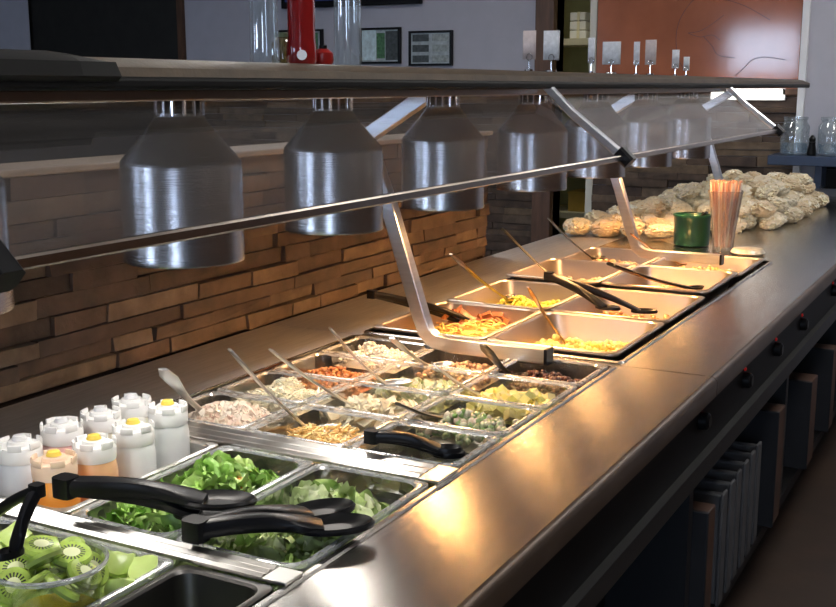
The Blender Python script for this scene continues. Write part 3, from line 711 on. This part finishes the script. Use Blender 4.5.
# row B: lettuce pans + squeeze bottles
pan('food_pan', 'clear plastic pan of chopped lettuce nearest the front edge', .902, 1.204, cY[0], .797, .006, .11, clearpl, r=.022)
pan('food_pan', 'clear plastic pan of lettuce with a carrot piece, beside the squeeze bottles', .902, 1.204, .799, .957, .006, .11, clearpl, r=.022)
heap('chopped_lettuce', 'chopped pale green lettuce in the pan nearest the front edge', 'lettuce', .925, 1.185, .645, .78, -.062, .045, 230, 'leaf', .023, lett, slope=-.0)
heap('chopped_lettuce', 'darker green curly lettuce in the pan beside the squeeze bottles', 'lettuce', .925, 1.185, .818, .94, -.05, .055, 230, 'leaf', .023, island('lettuce_dark', [(.12, .30, .03), (.34, .56, .12), (.2, .42, .06), (.54, .68, .26), (.26, .48, .08), (.62, .72, .4)], .45, .4, 70, coat=.15, mottle=.2))
o = bmesh.new(); chunk(o, (0, 0, 0), (.024, .012, .008), rrot(), .2)
p = on(242, 486, -.0)
tag(obj('carrot_piece', o, pm('carrot', (.85, .25, .05), .4, var=.1), loc=(p.x, p.y, .0), bevel=.002), 'orange carrot piece on the curly lettuce', 'carrot')
pan('bottle_tub', 'steel tub holding the eight squeeze bottles', .902, 1.204, .959, 1.152, .006, .10, panm, r=.02, cat='tub')
lidm = clear('cap_plastic', (.86, .88, .9), .1, .3, .42, (.85, .87, .9))
bcols = [('amber', (.72, .28, .04)), ('milky white', (.62, .65, .68)), ('peach', (.72, .42, .22)), ('pale pink', (.70, .42, .40)), ('pale cream', (.66, .62, .52)), ('white', (.70, .72, .72)), ('ivory', (.72, .72, .62)), ('clear white', (.75, .78, .78))]
bpos = [(.955, 1.025, 0, 'at the near front corner of the cluster'), (.965, 1.095, 1, 'at the near left corner of the cluster'), (1.027, 1.028, 2, 'second in the front row'), (1.037, 1.095, 3, 'second in the back row'), (1.098, 1.026, 7, 'third in the front row'), (1.108, 1.094, 4, 'third in the back row'), (1.166, 1.024, 5, 'at the far front corner, tallest'), (1.17, 1.094, 6, 'at the far back corner')]
for i, (x, y, ci, where) in enumerate(bpos):
    nm_, c = bcols[ci]; r = .0285; tt = .010 if i == 6 else random.uniform(-.003, .003)
    t = thing('squeeze_bottle', '%s squeeze bottle with a frosted cap, %s' % (nm_, where), 'bottle', (x, y, -.086), (0, 0, random.uniform(0, 6)))
    zt = .118+tt+ (.006 if y > 1.06 else 0)
    obj('body', lathe([(0, 0), (r*.9, 0), (r, .006), (r, zt-.02), (r*.93, zt-.006), (r*.86, zt)], 36), pm('sauce_'+nm_.replace(' ', '_'), tuple(min(.9, q*1.15) for q in c), .35, var=.05, coat=.2), t)
    bm = bmesh.new(); n = 36; base = lathe([(r*.95, zt-.004), (r*.97, zt), (r*.97, zt+.012), (r*.9, zt+.016), (r*.55, zt+.0165), (r*.5, zt+.022), (0, zt+.023)], n, bm=bm)
    for k in range(6):
        a0 = k*PI/3; P = [(r*.93*math.cos(a0+q*.16), r*.93*math.sin(a0+q*.16), zt+.018) for q in range(5)]
        sweep(P, (.003, .009), seg=8, sq=.5, bm=bm)
    obj('cap', bm, pm('frosted_cap', (.88, .88, .87), .4) if i else pm('peach_cap', (.8, .6, .45), .35, sss=.2), t)
    obj('spout', lathe([(0, zt+.022), (r*.34, zt+.023), (r*.26, zt+.028), (0, zt+.029)], 20), pm('yellow_spout', (.85, .62, .1), .4) if ci in (0, 7, 2, 5) else white_m, t)

# rows of small clear pans : 4 along x 3
names = [[('near-empty clear pan with brine under the black tongs', None), ('clear pan of broccoli and cauliflower', 'v'), ('clear pan of yellow pepper pieces with a black spoon', 'y'), ('clear pan of dark raisins at the far right', 'r')],
         [('clear pan of shredded orange cheese', 'o'), ('clear pan of pale sliced mushroom', 'm'), ('clear pan of sliced cucumber and onion', 'c'), ('clear pan of mixed nuts', 'n')],
         [('clear pan of diced ham, nearest on the wall side', 'h'), ('clear pan of shredded white cheese', 's'), ('clear pan of orange bacon bits', 'b'), ('clear pan of cottage cheese, farthest on the wall side', 'w')]]
foods = {
 'v': ('broccoli_mix', 'broccoli florets with pink and white cauliflower', 'vegetables', 'floret', .016, 70, [(.10, .22, .04), (.55, .42, .34), (.14, .27, .05), (.62, .55, .45), (.06, .12, .03)]),
 'y': ('pepper_pieces', 'yellow pepper and pineapple pieces', 'vegetables', 'dice', .014, 120, [(.72, .58, .14), (.5, .5, .12), (.74, .62, .3), (.45, .42, .1)]),
 'r': ('raisins', 'dark brown raisins', 'raisins', 'blob', .010, 240, [(.03, .012, .01), (.10, .03, .02), (.05, .02, .015), (.2, .1, .06)]),
 'o': ('shredded_cheese', 'orange and yellow shredded cheese', 'cheese', 'shred', .0048, 520, [(.72, .38, .10), (.78, .56, .22), (.75, .47, .14), (.8, .64, .34)]),
 'm': ('sliced_mushrooms', 'pale sliced mushrooms', 'mushrooms', 'slice', .014, 130, [(.70, .64, .48), (.52, .44, .28), (.76, .72, .58)]),
 'c': ('cucumber_onion', 'pale green cucumber and onion slices', 'vegetables', 'slice', .011, 200, [(.52, .55, .34), (.28, .36, .14), (.66, .66, .54), (.4, .46, .24)]),
 'n': ('mixed_nuts', 'mixed tan and brown nuts', 'nuts', 'blob', .011, 220, [(.48, .30, .16), (.66, .52, .34), (.25, .12, .07), (.55, .36, .22)]),
 'h': ('diced_ham', 'diced pale pink ham', 'ham', 'dice', .0085, 520, [(.72, .58, .46), (.78, .70, .58), (.68, .48, .38), (.78, .74, .64)]),
 's': ('shredded_cheese', 'white shredded cheese', 'cheese', 'shred', .0042, 620, [(.74, .72, .56), (.80, .78, .64), (.70, .68, .5)]),
 'b': ('bacon_bits', 'orange brown bacon bits', 'bacon', 'blob', .0085, 330, [(.50, .20, .06), (.38, .12, .04), (.6, .3, .1)]),
 'w': ('cottage_cheese', 'white cottage cheese curds', 'cheese', 'blob', .008, 380, [(.74, .74, .70), (.80, .80, .76)]),
}
cw = [(cY[0], .799), (.801, .974), (.976, cY[3])]
for ci in range(3):
    for ri in range(4):
        x0 = 1.268+.158*ri; x1 = x0+.156; y0, y1 = cw[ci]
        lab, key = names[ci][ri]
        pan('salad_pan', lab, x0, x1, y0, y1, .006, .075, clearpl, r=.018, tap=.008)
        if key:
            nm_, l2, cat, kind, size, n, cols = foods[key]
            low = -.031
            heap(nm_, l2+' in a small clear pan', cat, x0+.02, x1-.02, y0+.02, y1-.02, low if key not in 'hsw' else -.022, .026 if key not in 'yrnc' else .02, n, kind, size, island(nm_+'_'+key, cols, .45, .2, 120, coat=.15, mottle=.12))
        else:
            heap('pickle_brine', 'thin layer of olive green brine in the near-empty pan', 'brine', x0+.018, x1-.018, y0+.018, y1-.018, -.05, .004, 12, 'slice', .012, pm('brine', (.10, .09, .03), .15, var=.3))

# hot pans
hotm = pm('hot_pan_steel_lamp_tint', (.66, .58, .50), .34, 1, bump=.06, bscale=40, var=.06)  # some of the heat lamps' orange glow is put into the steel colour
hotlab = [['steel pan of scrambled eggs, nearest hot pan on the front side', 'steel pan of noodles with black tongs in it, nearest on the wall side'],
          ['steel pan of orange sauce with the black spoon, second on the front side', 'steel pan of green and yellow corn, second on the wall side'],
          ['steel pan of orange stew, third on the front side', 'steel pan of pale stew, third on the wall side'],
          ['steel pan with a yellow side dish, farthest on the front side', 'steel pan of gravy, farthest on the wall side']]
hz = [.012, .012, .022, .012]
for k in range(4):
    x0 = 1.957+.34*k; x1 = x0+.332
    ysp = .905
    pan('hot_pan', hotlab[k][0], x0, x1, .632, ysp, hz[k], .10, hotm, r=.03, tap=.018, rim=.009)
    pan('hot_pan', hotlab[k][1], x0, x1, ysp+.002, 1.165, hz[k], .10, hotm, r=.03, tap=.018, rim=.009)
egg = island('eggs', [(.80, .58, .16), (.84, .68, .28), (.76, .5, .1)], .5, .3, 60, coat=.1); nood = island('noodles', [(.74, .48, .12), (.80, .6, .2), (.55, .3, .1)], .4, .2, 60, coat=.2)
def hot(nm, lab, cat, k, side, z, amp, n, kind, size, mat):
    x0 = 1.957+.34*k+.035; x1 = x0+.262
    y0, y1 = (.662, .877) if side == 0 else (.935, 1.137)
    heap(nm, lab, cat, x0-.006, x1+.006, y0-.006, y1+.006, z+.013, amp, n, kind, size, mat)
hot('scrambled_eggs', 'yellow scrambled eggs in the nearest front hot pan', 'eggs', 0, 0, -.062, .02, 260, 'blob', .016, egg)
hot('noodles', 'yellow noodles in the nearest wall side hot pan', 'noodles', 0, 1, -.055, .03, 260, 'noodle', .009, nood)
hot('meat_sauce', 'orange sauce in the second front hot pan', 'sauce', 1, 0, -.062, .012, 60, 'blob', .018, island('orange_sauce', [(.55, .22, .06), (.62, .3, .1)], .3, .3, 50, coat=.4))
hot('corn_mix', 'green and yellow corn in the second wall side hot pan', 'corn', 1, 1, -.055, .03, 420, 'blob', .011, island('corn', [(.62, .62, .08), (.75, .62, .1), (.4, .5, .06)], .4, .2, 60, coat=.2))
hot('stew', 'orange stew in the third front hot pan', 'stew', 2, 0, -.05, .015, 60, 'blob', .018, island('orange_stew', [(.6, .28, .1), (.66, .36, .14)], .3, .3, 50, coat=.4))
hot('stew', 'pale stew in the third wall side hot pan', 'stew', 2, 1, -.06, .03, 160, 'blob', .016, island('pale_stew', [(.7, .5, .32), (.6, .36, .16), (.72, .6, .42)], .4, .3, 50, coat=.3))
hot('side_dish', 'yellow side dish in the farthest front hot pan', 'side dish', 3, 0, -.05, .02, 160, 'blob', .015, island('yellow_side', [(.7, .5, .16), (.74, .58, .26)], .4, .3, 50, coat=.3))
hot('gravy', 'brown gravy with vegetables in the farthest wall side hot pan', 'gravy', 3, 1, -.05, .02, 160, 'blob', .015, island('gravy', [(.5, .3, .14), (.62, .46, .28), (.4, .2, .08)], .4, .3, 50, coat=.3))
# strips of meat on the noodles
bm = bmesh.new()
for i in range(26):
    chunk(bm, (random.uniform(-.05, .05), random.uniform(-.06, .06), random.uniform(0, .02)), (.03, .012, .01), rrot(), .25)
p = on(475, 322, -.02)
tag(obj('meat_pieces', bm, island('meat', [(.25, .08, .03), (.38, .15, .06)], .4, .3, 60), loc=(p.x, p.y, -.022)), 'brown meat pieces on the noodles under the black tongs', 'meat', kind='stuff')

# ================================================================ UTENSILS
spm = pm('spoon_steel', (.78, .77, .74), .33, 1, var=.08)
def spoon(lab, tip, tz, end, ez, m=spm, w=.010, bowl=.02, wide=1.6, bm_mat=None, straight=False):
    A = on(*tip, tz); B = on(*end, ez); t = thing('serving_spoon', lab, 'spoon', B); A = A-B; B0 = Vector((0, 0, 0))
    L = (A-B0).length
    N = 9; P = []; S = []
    for i in range(N):
        u = i/(N-1); P.append(A.lerp(B0, u)-Vector((0, 0, .006*math.sin(PI*u))))
        k = 1.5*wide if u < .12 else (1.5*wide*(1-(u-.12)/.35)+1.2*(u-.12)/.35 if u < .47 else 1.2-.35*(u-.47))
        S.append((w*k*1.3 if i else w*wide, w*.4))
    obj('handle', sweep(P, S, seg=10, sq=.8), m, t)
    if bowl:
        d = (B0-A); d.z = 0; d.normalize(); s = Vector((-d.y, d.x, 0)); bm = bmesh.new(); rings = []
        c = B0+d*bowl*1.1
        for r_, zz in ((1, .003), (.97, .001), (.75, -.006), (.4, -.010)):
            rings.append([c+d*(bowl*1.35*r_*math.cos(2*PI*i/24))+s*(bowl*.85*r_*math.sin(2*PI*i/24))+Vector((0, 0, zz)) for i in range(24)])
        loops(bm, rings); o = obj('bowl', bm, bm_mat or m, t); sm = o.modifiers.new('s', 'SOLIDIFY'); sm.thickness = .0012
    return t
spoon('steel spoon standing in the diced ham', (163, 369), .10, (205, 413), -.005)
spoon('long bluish steel spoon dug into the orange shredded cheese', (230, 350), .13, (312, 432), -.012, w=.011, bowl=.02)
spoon('steel spoon over the white cheese reaching into the mushrooms', (271, 350), .11, (362, 410), -.012)
spoon('steel spoon leaning across the bacon bits', (330, 328), .11, (386, 384), .006, w=.011)
spoon('steel spoon leaning beyond the cottage cheese', (392, 338), .07, (434, 368), -.005, w=.009)
spoon('bluish steel spoon with a dark bowl in the yellow peppers', (432, 363), .05, (488, 398), -.015, w=.010, bowl=.018, bm_mat=black_pl)
darkh = pm('dark_handle', (.09, .085, .07), .3, .6)
spoon('dark handled spoon standing in the raisins', (483, 345), .06, (515, 378), -.02, m=darkh, w=.012, wide=1.2, bowl=.015)
spoon('dark handled spoon lying across the broccoli pan', (398, 404), .035, (455, 418), -.012, m=darkh, w=.013, wide=1.2, bowl=.016)
thin = pm('warm_steel', (.32, .26, .2), .25, 1)
spoon('thin steel ladle leaning in the green and yellow corn pan', (451, 254), .14, (507, 299), -.01, m=thin, w=.009, wide=1.1)
spoon('thin dark ladle leaning in the third wall side hot pan', (502, 228), .13, (562, 284), -.01, m=darkh, w=.009, wide=1.1)
spoon('thin dark ladle leaning in the farthest wall side hot pan', (548, 218), .12, (592, 258), -.01, m=darkh, w=.009, wide=1.1)
spoon('thin steel spoon standing in the scrambled eggs', (528, 287), .09, (566, 344), -.045, m=thin, w=.007, wide=1.4, bowl=.014)
spoon('thin coppery spoon leaning in the farthest front hot pan', (631, 234), .08, (680, 264), -.02, m=pm('copper_steel', (.5, .3, .18), .3, 1), w=.010, wide=1.1, bowl=.018)
spoon('black flat handled spoon crossing into the third front hot pan', (610, 264), .07, (690, 288), -.01, m=black_pl, w=.024, wide=1.3, bowl=.018)

def tongs(lab, hinge, hz_, e1, z1, e2, z2, w=.034, m=black_pl, scoop=.036):
    H = on(*hinge, hz_); t = thing('tongs', lab, 'tongs', H)
    for e, z in ((e1, z1), (e2, z2)):
        E_ = on(*e, z)-H; P = []; S = []
        for i in range(11):
            u = i/10; P.append(E_*u+Vector((0, 0, .006*math.sin(PI*u))))
            k = .75 if u < .1 else (.72-.1*(u-.1)/.5 if u < .6 else .62+(u-.6)/.4*.7)
            if i == 10: k = .9
            S.append((w*k, w*(.62 if u < .55 else .62-.35*(u-.55)/.45)))
        obj('arm', sweep(P, S, seg=12, sq=.55), m, t)
        # scoop head
        d = E_.normalized(); d2 = Vector((d.x, d.y, 0)).normalized(); s = Vector((-d2.y, d2.x, 0)); c = E_+d2*scoop*.4
        bm = bmesh.new(); loops(bm, [[c+d2*(scoop*1.25*r_*math.cos(2*PI*i/24))+s*(scoop*.72*r_*math.sin(2*PI*i/24))+Vector((0, 0, zz)) for i in range(24)] for r_, zz in ((1, -.003), (1.02, .001), (.95, .004), (.7, -.001), (.3, -.004))], cap_first=True)
        obj('scoop', bm, m, t)
    obj('hinge', sweep([Vector((0, 0, -w*.36)), Vector((0, 0, w*.34))], (w*.8, w*.7), up=Vector((1, 0, 0)), seg=12, sq=.5), m, t)
    return t
tongs('black plastic tongs lying over the curly lettuce pan, handle toward the bottles', (66, 486), .05, (205, 500), .035, (200, 512), .018)
tongs('black plastic tongs lying across the front lettuce pan', (196, 529), .03, (308, 513), .02, (322, 526), .02)
tongs('black tongs leaning out of the kiwi bowl at the left edge', (37, 490), .115, (-20, 530), .06, (14, 552), .06, w=.018, scoop=.012)
tongs('short black tongs with a bluish shine on the near-empty small pan', (372, 436), .03, (440, 449), .014, (444, 454), .004, w=.026, scoop=.018)
tongs('long black tongs dipping into the noodles behind the near bracket', (372, 294), .055, (478, 322), -.018, (470, 326), -.028, w=.026, scoop=.018)
tongs('flat black tongs lying open over the second row of hot pans', (549, 276), .075, (604, 307), .02, (640, 311), .0, w=.028, scoop=.024)

# ================================================================ FAR END: container, straws, wrapped bread
gp_ = (3.56, .915)
t = thing('round_crock', 'dark green round crock with utensils beside the straws', 'crock', (gp_[0], gp_[1], .001))
obj('body', lathe([(0, 0), (.052, 0), (.056, .004), (.058, .093), (.059, .097), (.055, .097), (.053, .093), (.051, .02), (0, .018)], 40), pm('green_glaze', (.006, .05, .028), .3, var=.08, coat=.4), t)
obj('lip', lathe([(.054, .094), (.0605, .094), (.0605, .1), (.054, .1)], 40), pm('green_lip', (.015, .1, .05), .3), t)
t = thing('serving_spoon', 'dark spoon standing in the green crock', 'spoon', (gp_[0], gp_[1], .02))
obj('handle', sweep([(.0, -.01, .0), (-.01, -.03, .06), (-.015, -.042, .088)], [(.012, .006), (.012, .006), (.02, .008)], up=Vector((1, 0, 0))), black_pl, t); obj('grip', sweep([(-.013, -.03, .075), (-.015, -.048, .09)], [(.03, .01), (.026, .01)]), black_pl, t)
SPX, SPY = 3.50, .80
t = thing('straw_cup', 'tall tapered clear cup packed with wrapped straws', 'cup', (SPX, SPY, .001))
obj('cup', lathe([(0, .002), (.030, .002), (.032, .006), (.036, .06), (.050, .165), (.053, .185), (.051, .185), (.034, .06), (.029, .01), (0, .008)], 36), clear('cup_plastic', (.9, .88, .86), .1, .08, .08), t)
obj('base_ring', lathe([(.024, 0), (.034, 0), (.033, .004), (.024, .004)], 36), clearpl, t)
strm = pm('straw_pink', (.66, .36, .24), .4, var=.15, vscale=30); strw = pm('straw_paper', (.75, .66, .56), .6, var=.1)
bm = sweep([(0, 0, 0), (0, 0, .205)], (.0068, .0068), up=Vector((1, 0, 0)), seg=10)
sme = obj('s', bm, strm); m1 = sme.data; bpy.data.objects.remove(sme)
sme = obj('s', sweep([(0, 0, 0), (0, 0, .200)], (.0072, .0072), up=Vector((1, 0, 0)), seg=10), strw); m2 = sme.data; bpy.data.objects.remove(sme)
def straw(r0, a, r1, j, k):
    b = Vector((SPX+r0*math.cos(a), SPY+r0*math.sin(a), .012)); e = Vector((SPX+r1*math.cos(a+j), SPY+r1*math.sin(a+j), .2)); d = (e-b).normalized()
    o = bpy.data.objects.new('straw', m1 if k % 3 else m2); COL.objects.link(o); o.location = b; o.rotation_euler = d.to_track_quat('Z', 'Y').to_euler()
    tag(o, ('pink' if k % 3 else 'pale paper wrapped')+' drinking straw in the tapered clear cup', 'straw', ('pink' if k % 3 else 'paper wrapped')+' straws in the cup')
for k in range(20): straw(.023, 2*PI*k/20, .044, .05, k)
for k in range(13): straw(.0135, 2*PI*k/13+.1, .029, .0, k)
for k in range(6): straw(.006, 2*PI*k/6, .013, 0, k)

# wrapped rolls (plastic-bagged bread) piled on the far worktop
wrapm = island('wrapped_bread', [(.74, .60, .34), (.86, .80, .60), (.55, .38, .18), (.88, .84, .70), (.72, .58, .32), (.84, .76, .54)], .28, .5, 60, coat=.6, mottle=.45)
rmes = []
for k in range(4):
    bm = bmesh.new(); off = Vector((k*9, 2, 3))
    bmesh.ops.create_icosphere(bm, subdivisions=4, radius=1)
    for v in bm.verts:
        n_ = v.co.copy(); c = abs(noise.noise(n_*3.2+off)); c2 = noise.noise(n_*8+off)
        kk_ = 1+.12*c2-.26*c+.12*noise.noise(n_*1.5+off)
        v.co = Vector((n_.x*1.15, n_.y*.9, n_.z*.62))*kk_
        if n_.z > .55 and k % 2 == 0 and n_.x > .1: v.co.z += .18*noise.noise(n_*12+off)
    o = obj('w', bm, wrapm); rmes.append(o.data); bpy.data.objects.remove(o)
rolls = []
for layer, (z, ax, bx, ay, by) in enumerate(((.028, 3.62, 5.2, .76, 1.34), (.070, 3.98, 5.15, .79, 1.26), (.108, 4.22, 5.1, .82, 1.14))):
    x = ax; k = 0
    while x < bx:
        y = ay+.03*(k % 2)
        while y < by:
            px, py = x+random.uniform(-.018, .018), y+random.uniform(-.014, .014)
            if not (x < 3.74 and y < 1.02) and not (x < 4.0 and y < .88) and not (layer and random.random() < .12):
                rolls.append((px, py, z+random.uniform(-.004, .008)))
            y += .094
        x += .118; k += 1
for (x, y, z) in rolls:
    o = bpy.data.objects.new('wrapped_roll', random.choice(rmes)); COL.objects.link(o); s = random.uniform(.042, .052)
    o.location = (x, y, z); o.scale = (s*1.05, s, s); o.rotation_euler = (random.uniform(-.3, .3), random.uniform(-.3, .3), random.uniform(0, 6))
    tag(o, 'cream bread roll in crinkled clear wrap, piled at the far end of the counter', 'bread roll', 'wrapped rolls piled on the far worktop')
p = on(748, 251, .01)
t = thing('wrapped_flatbread', 'flat round wrapped bread lying in front of the roll pile', 'bread', (p.x, p.y, .001))
obj('bread', lathe([(0, 0), (.045, .0), (.052, .006), (.045, .016), (.02, .02), (0, .019)], 32), wrapm, t); bm = bmesh.new(); blob(bm, (.05, 0, .008), .014, 2, (1.4, 1, .5), None, .4, 4); obj('wrap_twist', bm, clearpl, t)

# ================================================================ LIGHT
w = bpy.data.worlds.new('world'); sc.world = w; w.use_nodes = True
w.node_tree.nodes['Background'].inputs[0].default_value = (.5, .55, .65, 1); w.node_tree.nodes['Background'].inputs[1].default_value = .3
sl = bpy.data.lights.new('storeroom_lamp', 'AREA'); sl.energy = 9; sl.size = .5; sl.color = (1, .93, .7); so = bpy.data.objects.new('storeroom_lamp', sl); COL.objects.link(so); so.location = (XF+.3, 2.3, ZC-.05)
